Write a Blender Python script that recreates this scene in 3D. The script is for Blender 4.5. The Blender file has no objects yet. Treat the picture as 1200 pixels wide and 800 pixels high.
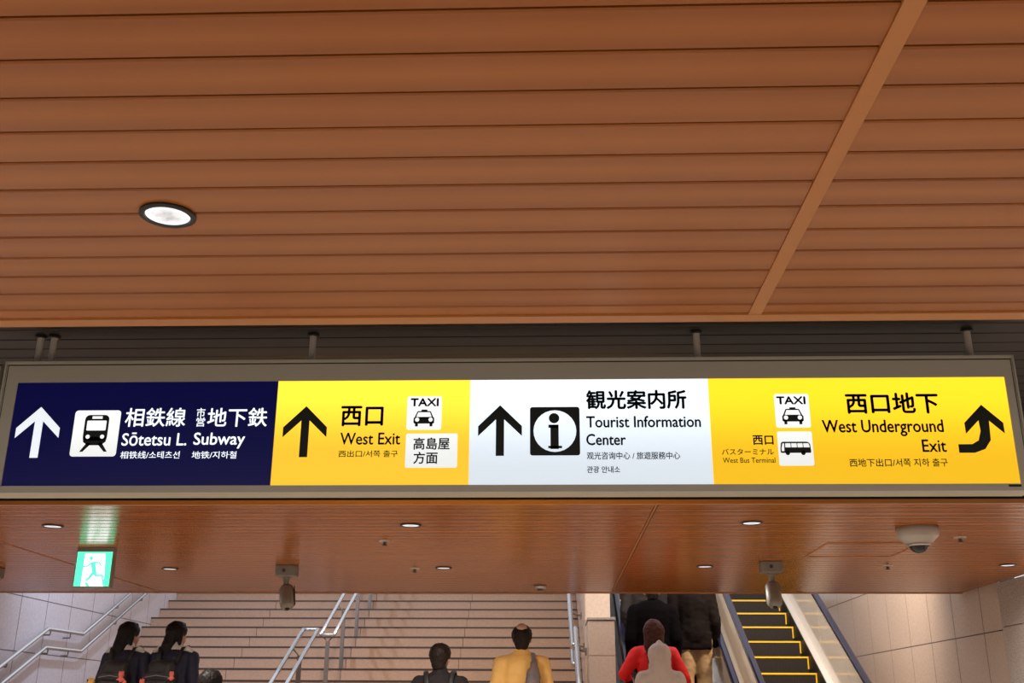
import bpy, bmesh, math, random
from mathutils import Vector, Matrix, noise

random.seed(7)
C = bpy.context.scene.collection
SC = bpy.context.scene
PI = math.pi
EYE = 1.585                       # camera height above the lower floor
CEIL = EYE + 1.10                 # height of the wooden ceiling

# ------------------------------------------------------------------ camera
cd = bpy.data.cameras.new('camera'); cam = bpy.data.objects.new('camera', cd); C.objects.link(cam)
R_ = Vector((0.9994057, 0.0341708, 0.0045375)); U_ = Vector((0.0070545, -0.3315974, 0.9433946)); F_ = Vector((-0.0337412, 0.9428020, 0.3316414))
M_ = Matrix(((R_.x, U_.x, -F_.x, 0), (R_.y, U_.y, -F_.y, 0), (R_.z, U_.z, -F_.z, EYE), (0, 0, 0, 1)))
cam.matrix_world = M_
cd.sensor_width = 36; cd.lens = 1236.93 / 1200 * 36; cd.clip_start = 0.05
SC.camera = cam

# ------------------------------------------------------------------ world, light, exposure
SC.view_settings.view_transform = 'Standard'; SC.view_settings.look = 'None'
SC.view_settings.exposure = 0.0; SC.view_settings.gamma = 1.0
SC.cycles.use_denoising = True
SC.cycles.max_bounces = 8
w = bpy.data.worlds.new('world'); SC.world = w; w.use_nodes = True
w.node_tree.nodes['Background'].inputs[0].default_value = (0.88, 0.88, 0.94, 1)
w.node_tree.nodes['Background'].inputs[1].default_value = 1.0
DOWN_W = 125.0                     # watts of each downlight's beam
STAIR_FILL_W = 230.0                    # watts of the unseen fill lamps added over the stairwell

# ------------------------------------------------------------------ materials
def mat(name, col, rough=0.5, metal=0.0, spec=0.5, bump=0.0, bscale=200, var=0.0, vscale=(8, 8, 8), col2=None, alpha=None, coat=0.0):
    m = bpy.data.materials.new(name); m.use_nodes = True; nt = m.node_tree; b = nt.nodes['Principled BSDF']
    b.inputs['Base Color'].default_value = (*col, 1); b.inputs['Roughness'].default_value = rough
    b.inputs['Metallic'].default_value = metal; b.inputs['Specular IOR Level'].default_value = spec
    b.inputs['Coat Weight'].default_value = coat
    if var or col2 is not None or bump:
        g = nt.nodes.new('ShaderNodeNewGeometry'); mp = nt.nodes.new('ShaderNodeMapping')
        mp.inputs['Scale'].default_value = vscale; nt.links.new(g.outputs['Position'], mp.inputs['Vector'])
        n = nt.nodes.new('ShaderNodeTexNoise'); n.inputs['Scale'].default_value = 1; n.inputs['Detail'].default_value = 5
        nt.links.new(mp.outputs[0], n.inputs['Vector'])
        r = nt.nodes.new('ShaderNodeValToRGB'); r.color_ramp.elements[0].position = .35; r.color_ramp.elements[1].position = .65
        c2 = col2 if col2 is not None else tuple(c * (1 - var) for c in col)
        r.color_ramp.elements[0].color = (*c2, 1); r.color_ramp.elements[1].color = (*col, 1)
        nt.links.new(n.outputs['Fac'], r.inputs['Fac']); nt.links.new(r.outputs[0], b.inputs['Base Color'])
        if bump:
            n2 = nt.nodes.new('ShaderNodeTexNoise'); n2.inputs['Scale'].default_value = bscale
            nt.links.new(g.outputs['Position'], n2.inputs['Vector'])
            bp = nt.nodes.new('ShaderNodeBump'); bp.inputs['Strength'].default_value = bump; bp.inputs['Distance'].default_value = .002
            nt.links.new(n2.outputs['Fac'], bp.inputs['Height']); nt.links.new(bp.outputs[0], b.inputs['Normal'])
    return m

def wood(name, dark, light, rough):
    m = bpy.data.materials.new(name); m.use_nodes = True; nt = m.node_tree; b = nt.nodes['Principled BSDF']; L = nt.links.new
    g = nt.nodes.new('ShaderNodeNewGeometry'); mp = nt.nodes.new('ShaderNodeMapping'); mp.inputs['Scale'].default_value = (0.8, 16, 8)
    L(g.outputs['Position'], mp.inputs['Vector'])
    n = nt.nodes.new('ShaderNodeTexNoise'); n.inputs['Scale'].default_value = 1; n.inputs['Detail'].default_value = 3; n.inputs['Roughness'].default_value = .55
    L(mp.outputs[0], n.inputs['Vector'])
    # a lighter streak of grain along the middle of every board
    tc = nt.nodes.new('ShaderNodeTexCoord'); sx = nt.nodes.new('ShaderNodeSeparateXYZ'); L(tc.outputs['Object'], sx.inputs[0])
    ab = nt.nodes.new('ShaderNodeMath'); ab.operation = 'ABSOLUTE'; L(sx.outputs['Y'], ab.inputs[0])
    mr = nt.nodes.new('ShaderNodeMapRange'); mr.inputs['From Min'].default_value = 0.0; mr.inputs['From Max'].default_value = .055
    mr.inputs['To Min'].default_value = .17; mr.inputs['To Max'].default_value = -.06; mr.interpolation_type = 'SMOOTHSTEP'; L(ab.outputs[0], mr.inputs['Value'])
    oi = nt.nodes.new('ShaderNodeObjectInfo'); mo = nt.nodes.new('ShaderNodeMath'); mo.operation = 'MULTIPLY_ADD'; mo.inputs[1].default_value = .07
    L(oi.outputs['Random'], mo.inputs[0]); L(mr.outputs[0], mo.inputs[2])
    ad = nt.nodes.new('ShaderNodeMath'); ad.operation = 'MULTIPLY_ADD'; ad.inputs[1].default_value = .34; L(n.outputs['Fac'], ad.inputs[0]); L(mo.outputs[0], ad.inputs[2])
    r = nt.nodes.new('ShaderNodeValToRGB'); r.color_ramp.elements[0].position = .12; r.color_ramp.elements[1].position = .62
    r.color_ramp.elements[0].color = (*dark, 1); r.color_ramp.elements[1].color = (*light, 1)
    L(ad.outputs[0], r.inputs['Fac']); L(r.outputs[0], b.inputs['Base Color'])
    b.inputs['Roughness'].default_value = rough; b.inputs['Specular IOR Level'].default_value = .32
    return m

def emis(name, col, strength, grad=None):
    """Backlit sheet; grad = (z0, z1, lowest, highest): the tubes sit behind the upper edge of the sheet."""
    m = bpy.data.materials.new(name); m.use_nodes = True; nt = m.node_tree; b = nt.nodes['Principled BSDF']
    b.inputs['Base Color'].default_value = (*[c * .4 for c in col], 1); b.inputs['Roughness'].default_value = .35
    b.inputs['Emission Color'].default_value = (*col, 1); b.inputs['Emission Strength'].default_value = strength
    if grad:
        g = nt.nodes.new('ShaderNodeNewGeometry'); s = nt.nodes.new('ShaderNodeSeparateXYZ'); nt.links.new(g.outputs['Position'], s.inputs[0])
        mr = nt.nodes.new('ShaderNodeMapRange'); mr.inputs['From Min'].default_value = grad[0]; mr.inputs['From Max'].default_value = grad[1]
        mr.inputs['To Min'].default_value = grad[2]; mr.inputs['To Max'].default_value = grad[3]; mr.interpolation_type = 'SMOOTHERSTEP'
        nt.links.new(s.outputs['Z'], mr.inputs['Value']); nt.links.new(mr.outputs[0], b.inputs['Emission Strength'])
    return m

M = {}
M['wood'] = wood('ceiling wood', (0.28, 0.081, 0.010), (0.45, 0.147, 0.020), .24)
M['woodtrim'] = mat('orange brown trim', (0.46, 0.175, 0.040), .4)
M['gap'] = mat('dark brown joint', (0.07, 0.022, 0.008), .8)
M['slot'] = mat('dark slot slats', (0.016, 0.012, 0.010), .5, var=.25, vscale=(2, 30, 30))
M['slotgap'] = mat('black slot back', (0.006, 0.005, 0.005), .9)
M['frame'] = mat('grey beige sign frame', (0.50, 0.465, 0.37), .45)
M['rod'] = mat('pale painted rod', (0.60, 0.54, 0.46), .4)
M['black'] = mat('black', (0.012, 0.012, 0.012), .5)
M['print_black'] = mat('black print', (0.010, 0.012, 0.008), .5)
Z0, Z1 = EYE + .866, EYE + 1.309
M['navy'] = emis('navy backlit sheet', (0.0022, 0.0022, 0.040), .9)
M['yellow'] = emis('yellow backlit sheet', (1.0, 0.60, 0.036), 1.0, (Z0 + .10, Z1, .90, 1.65))
M['amber'] = emis('deeper yellow backlit sheet', (1.0, 0.57, 0.016), 1.0, (Z0 + .05, Z1, .84, 1.5))
M['white'] = emis('white backlit sheet', (0.74, 0.82, 0.90), 1.0, (Z0, Z1, .86, 1.35))
M['whitetile'] = emis('white backlit symbol', (0.86, 0.88, 0.86), 1.0, (Z0, Z1, .88, 1.20))
M['white_print'] = emis('white backlit print', (0.80, 0.84, 0.88), 1.0)
M['exitgreen'] = emis('green exit sheet', (0.10, 0.90, 0.50), 1.4)
M['exitwhite'] = emis('white exit sheet', (0.86, 1.0, 0.97), 3.2)
M['lens'] = emis('downlight lens', (0.95, 0.97, 1.0), 3.0)
M['steel'] = mat('satin stainless steel', (0.62, 0.64, 0.66), .22, metal=1.0)
M['satin'] = mat('brushed pale metal deck', (0.72, 0.69, 0.66), .42, metal=.45)
M['darksteel'] = mat('dark grey metal post', (0.17, 0.14, 0.12), .4, metal=.3)
M['tile'] = mat('polished granite wall tile', (0.62, 0.50, 0.42), .25, var=.12, vscale=(38, 38, 38))
M['tile_bluelit'] = mat('polished granite wall tile, cooler', (0.60, 0.545, 0.575), .25, var=.12, vscale=(38, 38, 38))  # same granite tile, with the bluish light on the left wall put into its colour
M['grout'] = mat('dark wall joint', (0.10, 0.08, 0.07), .8)
M['granite'] = mat('speckled grey granite', (0.66, 0.60, 0.54), .5, col2=(0.25, 0.21, 0.19), vscale=(120, 120, 120))
M['stone'] = mat('tan stair stone', (0.41, 0.262, 0.178), .6, var=.14, vscale=(45, 45, 45), bump=.2)
M['nosing'] = mat('dark step edge', (0.035, 0.025, 0.02), .5)
M['floor'] = mat('pale floor tile', (0.60, 0.54, 0.47), .3, var=.1)
M['cream'] = mat('cream glossy balustrade panel', (0.86, 0.78, 0.68), .10, var=.06, vscale=(2, 2, 2))
M['rail'] = mat('dark handrail rubber', (0.012, 0.012, 0.030), .14, spec=.35)
M['step'] = mat('dark escalator step', (0.024, 0.019, 0.017), .6, spec=.2)
M['stepyellow'] = mat('yellow step edge', (0.80, 0.50, 0.015), .45)
M['camgrey'] = mat('grey camera housing', (0.20, 0.18, 0.15), .45)
M['camdark'] = mat('dark camera visor', (0.05, 0.03, 0.022), .45)
M['domewhite'] = mat('off white dome camera shell', (0.42, 0.38, 0.33), .35)
M['smoked'] = mat('smoked dome', (0.012, 0.012, 0.014), .06)
M['dot'] = mat('silver sensor', (0.55, 0.5, 0.45), .3, metal=.6)
M['plaster'] = mat('stairwell plaster', (0.6, 0.56, 0.52), .8)

# ------------------------------------------------------------------ helpers
def tag(o, label=None, cat=None, group=None, kind=None):
    if label: o['label'] = label
    if cat: o['category'] = cat
    if group: o['group'] = group
    if kind: o['kind'] = kind
    return o

def empty(name, loc=(0, 0, 0), label=None, cat=None, group=None, rz=0, kind=None):
    o = bpy.data.objects.new(name, None); C.objects.link(o); o.location = loc; o.rotation_euler = (0, 0, rz)
    o.empty_display_size = .1
    return tag(o, label, cat, group, kind)

def link(name, me, m=None, parent=None, loc=None):
    o = bpy.data.objects.new(name, me); C.objects.link(o)
    if m is not None and not me.materials: me.materials.append(m)
    if parent is not None: o.parent = parent
    if loc is not None: o.location = loc
    return o

class MB:
    def __init__(s): s.v = []; s.f = []
    def box(s, x0, x1, y0, y1, z0, z1, M4=None):
        n = len(s.v)
        for z in (z0, z1):
            for (x, y) in ((x0, y0), (x1, y0), (x1, y1), (x0, y1)):
                p = Vector((x, y, z)); s.v.append(tuple(M4 @ p) if M4 else (x, y, z))
        s.f += [tuple(n + i for i in q) for q in ((3, 2, 1, 0), (4, 5, 6, 7), (0, 1, 5, 4), (1, 2, 6, 5), (2, 3, 7, 6), (3, 0, 4, 7))]
        return s
    def prism(s, prof, axis, a0, a1):
        """closed profile (list of 2D) swept along axis x|y|z from a0 to a1."""
        n = len(s.v); k = len(prof)
        for a in (a0, a1):
            for (p, q) in prof:
                s.v.append({'x': (a, p, q), 'y': (p, a, q), 'z': (p, q, a)}[axis])
        s.f.append(tuple(n + i for i in reversed(range(k)))); s.f.append(tuple(n + k + i for i in range(k)))
        for i in range(k):
            j = (i + 1) % k; s.f.append((n + i, n + j, n + k + j, n + k + i))
        return s
    def tube(s, pts, r, seg=10, flat=1.0):
        pts = [Vector(p) for p in pts]; n0 = len(s.v); rs = r if isinstance(r, (list, tuple)) else [r] * len(pts)
        up = None
        for i, p in enumerate(pts):
            d = (pts[min(i + 1, len(pts) - 1)] - pts[max(i - 1, 0)]).normalized()
            if up is None: up = Vector((0, 0, 1)) if abs(d.z) < .9 else Vector((0, 1, 0))
            a = d.cross(up).normalized(); b = a.cross(d).normalized(); up = b
            for k in range(seg):
                t = 2 * PI * k / seg; s.v.append(tuple(p + a * math.cos(t) * rs[i] + b * math.sin(t) * rs[i] * flat))
        for i in range(len(pts) - 1):
            for k in range(seg):
                k2 = (k + 1) % seg
                s.f.append((n0 + i * seg + k, n0 + i * seg + k2, n0 + (i + 1) * seg + k2, n0 + (i + 1) * seg + k))
        s.f.append(tuple(n0 + k for k in reversed(range(seg)))); s.f.append(tuple(n0 + (len(pts) - 1) * seg + k for k in range(seg)))
        return s
    def lathe(s, prof, seg=32, M4=None):
        """prof: list of (r, z), revolved about z."""
        n0 = len(s.v)
        for (r, z) in prof:
            for k in range(seg):
                t = 2 * PI * k / seg; p = Vector((r * math.cos(t), r * math.sin(t), z)); s.v.append(tuple(M4 @ p) if M4 else tuple(p))
        for i in range(len(prof) - 1):
            for k in range(seg):
                k2 = (k + 1) % seg
                s.f.append((n0 + i * seg + k, n0 + (i + 1) * seg + k, n0 + (i + 1) * seg + k2, n0 + i * seg + k2))
        s.f.append(tuple(n0 + k for k in range(seg))); s.f.append(tuple(n0 + (len(prof) - 1) * seg + k for k in reversed(range(seg))))
        return s
    def cap(s, a, b, ra, rb, fx=1.0, fy=1.0, seg=14):
        """tapered capsule between a and b, scaled in x / y about its axis points."""
        a = Vector(a); b = Vector(b); d = b - a; L = d.length
        if L < 1e-5: d = Vector((0, 0, 1)); 
        d = d.normalized(); u = (Vector((0, 1, 0)) if abs(d.y) < .9 else Vector((1, 0, 0))).cross(d).normalized(); w_ = d.cross(u)
        n0 = len(s.v); rings = []
        for t in (-80, -55, -28, 0): rings.append((a + d * math.sin(math.radians(t)) * ra, ra * math.cos(math.radians(t)), a))
        for t in (0, 28, 55, 80): rings.append((b + d * math.sin(math.radians(t)) * rb, rb * math.cos(math.radians(t)), b))
        for (c, r, o) in rings:
            for k in range(seg):
                t = 2 * PI * k / seg; p = c + u * math.cos(t) * r + w_ * math.sin(t) * r
                ax = c if L > 1e-5 else o
                q = Vector((ax.x + (p.x - ax.x) * fx, ax.y + (p.y - ax.y) * fy, p.z)); s.v.append(tuple(q))
        m = len(rings)
        for i in range(m - 1):
            for k in range(seg):
                k2 = (k + 1) % seg; s.f.append((n0 + i * seg + k, n0 + i * seg + k2, n0 + (i + 1) * seg + k2, n0 + (i + 1) * seg + k))
        s.f.append(tuple(n0 + k for k in reversed(range(seg)))); s.f.append(tuple(n0 + (m - 1) * seg + k for k in range(seg)))
        return s
    def ell(s, c, rx, ry, rz, seg=18, M4=None):
        n0 = len(s.v); m = 11
        for i in range(1, m):
            t = PI * i / m
            for k in range(seg):
                a = 2 * PI * k / seg; p = Vector((c[0] + rx * math.sin(t) * math.cos(a), c[1] + ry * math.sin(t) * math.sin(a), c[2] - rz * math.cos(t)))
                s.v.append(tuple(M4 @ p) if M4 else tuple(p))
        for i in range(m - 2):
            for k in range(seg):
                k2 = (k + 1) % seg; s.f.append((n0 + i * seg + k, n0 + i * seg + k2, n0 + (i + 1) * seg + k2, n0 + (i + 1) * seg + k))
        s.f.append(tuple(n0 + k for k in reversed(range(seg)))); s.f.append(tuple(n0 + (m - 2) * seg + k for k in range(seg)))
        return s
    def mesh(s, name, smooth=False):
        me = bpy.data.meshes.new(name); me.from_pydata(s.v, [], s.f); me.update()
        if smooth:
            for p in me.polygons: p.use_smooth = True
        return me
    def build(s, name, m, parent=None, smooth=False, loc=None):
        return link(name, s.mesh(name, smooth), m, parent, loc)

def copy_tree(o, parent=None):
    c = o.copy(); C.objects.link(c)
    if parent is not None: c.parent = parent
    for ch in [x for x in KIDS(o)]: copy_tree(ch, c)
    return c
def KIDS(o): return [x for x in bpy.data.objects if x.parent == o]

def bevbox(sx, sy, sz, bw, seg=1):
    bm = bmesh.new(); bmesh.ops.create_cube(bm, size=1)
    for v in bm.verts: v.co = Vector((v.co.x * sx, v.co.y * sy, v.co.z * sz))
    bmesh.ops.bevel(bm, geom=list(bm.edges), offset=bw, segments=seg, affect='EDGES')
    me = bpy.data.meshes.new('b'); bm.to_mesh(me); bm.free(); return me

# ------------------------------------------------------------------ ceiling: front field, slot, rear field
XL, XR = -5.69, 3.95
PITCH = 0.12313
FRONT_Y0, FRONT_Y1 = -2.0, 2.895
SLOT0, SLOT1 = 2.95, 5.84
REAR_Y1 = 10.50
JOINTS = [XL, -3.80, 0.603, XR]

ceiling = tag(MB().box(XL, XR, FRONT_Y0, SLOT0 - .005, CEIL + .012, CEIL + .05).box(XL, XR, SLOT1 + .03, REAR_Y1 - .005, CEIL + .012, CEIL + .05).build('ceiling', M['gap']), kind='structure')

def plank_mesh(L, wd):
    h = wd / 2; b = .004; t = .012
    prof = [(-h, t), (-h, b * .8), (-h + b, 0), (h - b, 0), (h, b * .8), (h, t)]
    return MB().prism(prof, 'x', -L / 2, L / 2).mesh('plank')
pm = {}
def lay(y, wd=PITCH - .006):
    for a, b in zip(JOINTS[:-1], JOINTS[1:]):
        key = (a, round(wd, 4))
        if key not in pm: pm[key] = plank_mesh(b - a - .022, wd); pm[key].materials.append(M['wood'])
        link('plank', pm[key], None, ceiling, ((a + b) / 2, y, CEIL))
y0 = 1.469 - PITCH * 3
k = 0
while True:
    ya = y0 + k * PITCH
    if ya + PITCH > FRONT_Y1 + .03: break
    lay(ya + PITCH / 2); k += 1
lay((ya + FRONT_Y1) / 2 + .001, FRONT_Y1 - ya - .004)
ya = SLOT1 + .045
while ya + PITCH < REAR_Y1 - .045:
    lay(ya + PITCH / 2, PITCH - .0095); ya += PITCH
lay((ya + REAR_Y1 - .05) / 2, max(.02, REAR_Y1 - .05 - ya - .006))
far = MB()                                               # boards behind the viewer
yb = y0 - PITCH
while yb > FRONT_Y0:
    far.box(XL + .01, XR - .01, yb + .003, yb + PITCH - .003, CEIL, CEIL + .012); yb -= PITCH
tag(far.build('plank_field', M['wood'], ceiling), kind='stuff')

# trims of the ceiling
def struct(name, mb, m, parent=None): return tag(mb.build(name, m, parent), kind='structure')
struct('trim_1', MB().box(.584, .622, FRONT_Y0, FRONT_Y1, CEIL - .004, CEIL + .012), M['woodtrim'])
struct('trim_2', MB().box(XL, XR, FRONT_Y1, SLOT0, CEIL - .005, CEIL + .05), M['woodtrim'])
struct('trim_3', MB().box(XL, XR, SLOT1, SLOT1 + .04, CEIL - .004, CEIL + .019), M['woodtrim'])
struct('trim_4', MB().box(.596, .606, SLOT1 + .04, REAR_Y1 - .05, CEIL - .003, CEIL + .012), M['woodtrim'])
struct('trim_5', MB().box(-3.807, -3.797, SLOT1 + .04, REAR_Y1 - .05, CEIL - .003, CEIL + .012), M['woodtrim'])
struct('trim_6', MB().box(-3.82, -3.782, FRONT_Y0, FRONT_Y1, CEIL - .004, CEIL + .012), M['woodtrim'])
struct('trim_7', MB().box(XL, XR, REAR_Y1 - .045, REAR_Y1, CEIL - .006, CEIL + .08), M['woodtrim'])
# the dark slot above the sign
SZ = EYE + 1.54
slot = struct('ceiling_slot', MB().box(XL, XR, SLOT0, SLOT1 + .04, SZ + .012, SZ + .05), M['slotgap'])
sm = None; yy = SLOT0 + .01
while yy < SLOT1:
    if sm is None:
        sm = MB().prism([(-.058, .012), (-.058, .003), (-.055, 0), (.055, 0), (.058, .003), (.058, .012)], 'x', XL + .01, XR - .01).mesh('slat'); sm.materials.append(M['slot'])
    link('slat', sm, None, slot, (0, yy + .06, SZ)); yy += .1231
struct('wall_slot_front', MB().box(XL, XR, SLOT0 - .02, SLOT0, CEIL + .05, SZ + .05), M['slot'])
struct('wall_slot_back', MB().box(XL, XR, SLOT1 + .01, SLOT1 + .04, CEIL + .019, SZ + .05), M['slotgap'])
# slab above everything so no daylight leaks in, and the bulkhead at the stairwell edge
struct('ceiling_slab', MB().box(XL - .3, XR + .3, FRONT_Y0, REAR_Y1 + .1, SZ + .25, SZ + .45), M['plaster'])
struct('wall_bulkhead', MB().box(XL, XR, REAR_Y1, REAR_Y1 + .1, CEIL + .05, SZ + .25), M['plaster'])

# ------------------------------------------------------------------ floor and walls
struct('floor', MB().box(XL - .3, XR + .3, -6, 9.7, -.1, 0).box(XL - .3, XR + .3, 9.7, 18, -.2, -.1), M['floor'])
struct('floor_upper', MB().box(XL - .3, XR + .3, 17.4, 24, EYE + 1.6, EYE + 1.715), M['floor'])

def tiled_wall(name, x, side, ys, zs, m, backm, y_a, y_b, ztop):
    """side=+1: tiles face -x (right wall); -1: face +x."""
    s = side
    root = struct(name, MB().box(min(x + s * .0012, x + s * .2), max(x + s * .0012, x + s * .2), y_a, y_b, -.1, ztop), backm)
    meshes = {}
    for i in range(len(ys) - 1):
        for j in range(len(zs) - 1):
            sy, sz = ys[i + 1] - ys[i] - .012, zs[j + 1] - zs[j] - .010
            key = (round(sy, 3), round(sz, 3))
            if key not in meshes:
                me = bevbox(.02, sy, sz, .0003); me.materials.append(m); meshes[key] = me
            link('tile', meshes[key], None, root, (x + s * .01, (ys[i] + ys[i + 1]) / 2, (zs[j] + zs[j + 1]) / 2))
    return root
ysl = [8.4 + .62 * i for i in range(16)]; ysl = [y + .0 for y in [10.86 - .62 * 3, 10.86 - .62 * 2, 10.86 - .62] + [10.86 + .62 * i for i in range(11)]]
zsl = [0.0] + [EYE + .595 + .57 * i for i in (-3, -2, -1, 0, 1, 2, 3, 4)]
tiled_wall('wall_left', XL, -1, ysl, zsl, M['tile_bluelit'], M['grout'], 8.9, 18, 5.0)
struct('wall_left_near', MB().box(XL - .2, XL, -3, 8.95, -.1, CEIL), M['tile_bluelit'])
ysr = [9.63, 10.08, 10.80, 11.48, 12.14, 12.86, 13.58, 14.30, 15.02, 15.74, 16.46, 17.2]
zsr = [0.0, EYE - .72, EYE - .01, EYE + .70, EYE + 1.42, EYE + 2.13, EYE + 2.84, EYE + 3.5]
tiled_wall('wall_right', XR, 1, ysr, zsr, M['tile'], M['grout'], 9.74, 18, 5.0)
struct('wall_right_near', MB().box(XR, XR + .2, -3, 8.21, -.1, CEIL), M['tile'])
# speckled granite pier of three courses at the right
gp = empty('granite_pier', (XR, 9.0, 0), 'speckled grey granite pier at the right edge, in front of the pale tiled wall', 'pier')
for a, b in ((0, .7), (.7, 1.4), (1.4, EYE + .72), (EYE + .72, CEIL - .005)):
    link('stone', bevbox(.16, 1.39, b - a - .005, .003), M['granite'], gp, (.062, -.08, (a + b) / 2))

# ------------------------------------------------------------------ downlights
def downlight(x, y, label, group=None, r=.066):
    root = empty('downlight', (x, y, CEIL), label, 'ceiling light', group)
    MB().lathe([(r, .0), (r + .001, -.005), (r - .004, -.008), (r - .011, -.008), (r - .013, -.0012), (r - .02, -.001)], 40).build('trim_ring', M['black'], root)
    MB().lathe([(r - .013, -.0012), (r - .013, -.0035), (r - .02, -.0045), (.002, -.006)], 40).build('lens', M['lens'], root)
    ld = bpy.data.lights.new('beam', 'SPOT'); ld.energy = DOWN_W; ld.spot_size = math.radians(165); ld.spot_blend = 1.0
    ld.shadow_soft_size = .05; ld.color = (1.0, .93, .84)
    lo = bpy.data.objects.new('bulb', ld); C.objects.link(lo); lo.parent = root; lo.location = (0, 0, -.03)
    return root
lensmat = M['lens']
# mottled glass of the lens: its own pattern of prisms
nt = lensmat.node_tree; b_ = nt.nodes['Principled BSDF']; tcn = nt.nodes.new('ShaderNodeTexCoord'); vn = nt.nodes.new('ShaderNodeTexVoronoi'); vn.inputs['Scale'].default_value = 110
nn = nt.nodes.new('ShaderNodeTexNoise'); nn.inputs['Scale'].default_value = 60; nn.inputs['Detail'].default_value = 4
nt.links.new(tcn.outputs['Object'], nn.inputs['Vector'])
ln = nt.nodes.new('ShaderNodeVectorMath'); ln.operation = 'LENGTH'; nt.links.new(tcn.outputs['Object'], ln.inputs[0])
mr1 = nt.nodes.new('ShaderNodeMapRange'); mr1.inputs['From Min'].default_value = .01; mr1.inputs['From Max'].default_value = .05; mr1.inputs['To Min'].default_value = -.25; mr1.inputs['To Max'].default_value = .35
nt.links.new(ln.outputs['Value'], mr1.inputs['Value'])
adn = nt.nodes.new('ShaderNodeMath'); adn.operation = 'ADD'; nt.links.new(nn.outputs['Fac'], adn.inputs[0]); nt.links.new(mr1.outputs[0], adn.inputs[1])
mr2 = nt.nodes.new('ShaderNodeMapRange'); mr2.inputs['From Min'].default_value = .2; mr2.inputs['From Max'].default_value = .75; mr2.inputs['To Min'].default_value = .40; mr2.inputs['To Max'].default_value = 1.0
nt.links.new(adn.outputs[0], mr2.inputs['Value']); nt.links.new(mr2.outputs[0], b_.inputs['Emission Strength'])

downlight(-.889, 2.21, 'large round downlight with a dark ring in the near wooden ceiling above the sign', r=.064)
DN = {(-3.13, 6.57): 'lit round downlight left of the green exit sign, under the navy sign panel',
      (-3.10, 8.66): 'small lit downlight just right of the green exit sign, above the students',
      (-.86, 6.55): 'lit downlight just below the first yellow sign panel, nearer row of the far ceiling',
      (-.85, 8.60): 'small lit downlight above the man in dark jacket',
      (1.235, 6.48): 'lit downlight just below the second yellow panel, left of the ceiling hatch',
      (1.23, 8.51): 'small lit downlight left of the bullet camera over the escalators',
      (3.556, 8.43): 'small lit downlight at the right edge above the granite pier'}
for (x, y), lab in DN.items(): downlight(x, y, lab)
for (x, y) in ((3.5, 6.45), (-5.3, 8.66), (-5.3, 6.55), (-3.1, 2.2), (1.24, 0.1), (-.89, 0.1), (3.3, 2.2), (3.3, 0.1), (-3.1, 0.1)):
    downlight(x, y, 'round downlight outside the view, ' + ('left of' if x < -2 else 'right of' if x > 2 else 'above') + ' the frame ' + ('by the far row of lights' if y > 8 else 'by the nearer far row' if y > 6 else 'near the sign' if y > 1 else 'over the viewer') + (' at centre right' if x == 1.24 else ' at centre left' if x == -.89 else ''))

# ------------------------------------------------------------------ the illuminated direction sign
SY = 4.20; SX0, SX1 = -2.30, 1.912; FZ0, FZ1 = EYE + .838, EYE + 1.397
PX = [-2.243, -1.131, -.3235, .6615, 1.872]
sign = empty('direction_sign', ((SX0 + SX1) / 2, SY, FZ0), 'long backlit station direction sign with navy, yellow and white panels hanging below the wooden ceiling', 'sign')
SO = Vector(sign.location)
def rel(mb):
    mb.v = [(x - SO.x, y - SO.y, z - SO.z) for (x, y, z) in mb.v]; return mb
f = MB()
f.box(SX0, SX1, SY, SY + .12, Z1, FZ1 - .006); f.box(SX0, SX1, SY, SY + .12, FZ0, Z0 - .0)
f.box(SX0, PX[0], SY, SY + .12, Z0, Z1); f.box(PX[4], SX1, SY, SY + .12, Z0, Z1); f.box(PX[0], PX[4], SY + .02, SY + .12, Z0, Z1)
rel(f).build('frame', M['frame'], sign)
g = MB().box(SX0 - .004, SX1 + .004, SY - .006, SY + .12, FZ1 - .006, FZ1 + .004).box(SX0 - .008, SX0 - .001, SY - .006, SY + .12, FZ0, FZ1 + .004).box(SX1 + .001, SX1 + .008, SY - .006, SY + .12, FZ0, FZ1 + .004)
rel(g).build('outer_rim', M['frame'], sign)
rel(MB().box(SX0 + .003, SX1 - .003, SY - .0006, SY, FZ1 - .014, FZ1 - .009).box(SX0 + .004, SX0 + .007, SY - .0006, SY, FZ0, FZ1 - .014).box(SX1 - .007, SX1 - .004, SY - .0006, SY, FZ0, FZ1 - .014)).build('groove', M['black'], sign)
rel(MB().box(SX0, SX1, SY + .13, SY + .20, FZ0 + .02, FZ1 - .01)).build('rear_housing', M['frame'], sign)
M['rearlit'] = emis('yellow backlit sheet of the rear side', (1.0, 0.55, 0.02), 3.0)
for a, b, mn in ((-1.6, -.4, 'rearlit'), (-.4, .5, 'rearlit')):
    q = rel(MB().box(a, b - .002, SY + .20, SY + .205, Z0, Z1 - .02)).build('rear_panel', M[mn], sign)
pan = {}
for i, (mn, lab) in enumerate((('navy', 'navy panel with white lettering for the lines and subway'), ('yellow', 'yellow panel reading West Exit'), ('white', 'white panel reading Tourist Information Center'), ('amber', 'yellow panel reading West Underground Exit'))):
    p = rel(MB().box(PX[i] + .0008, PX[i + 1] - .0008, SY + .003, SY + .019, Z0 + .0005, Z1 - .0005)).build('panel', M[mn], sign); p['label'] = lab; pan[i] = p
def which(x): return pan[max(i for i in range(4) if x > PX[i] - .001)]
def put(me, m, x, name, layer=1):
    o = link(name, me, m, which(x)); return o
def flat(polys, layer=1, th=.0006):
    """polygons given as (x, z) lists standing on the sign's face."""
    mb = MB(); y = SY + .003 - layer * .0007
    for P in polys: mb.prism([(x, z) for x, z in P], 'y', y, y + th)
    return rel(mb)
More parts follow.
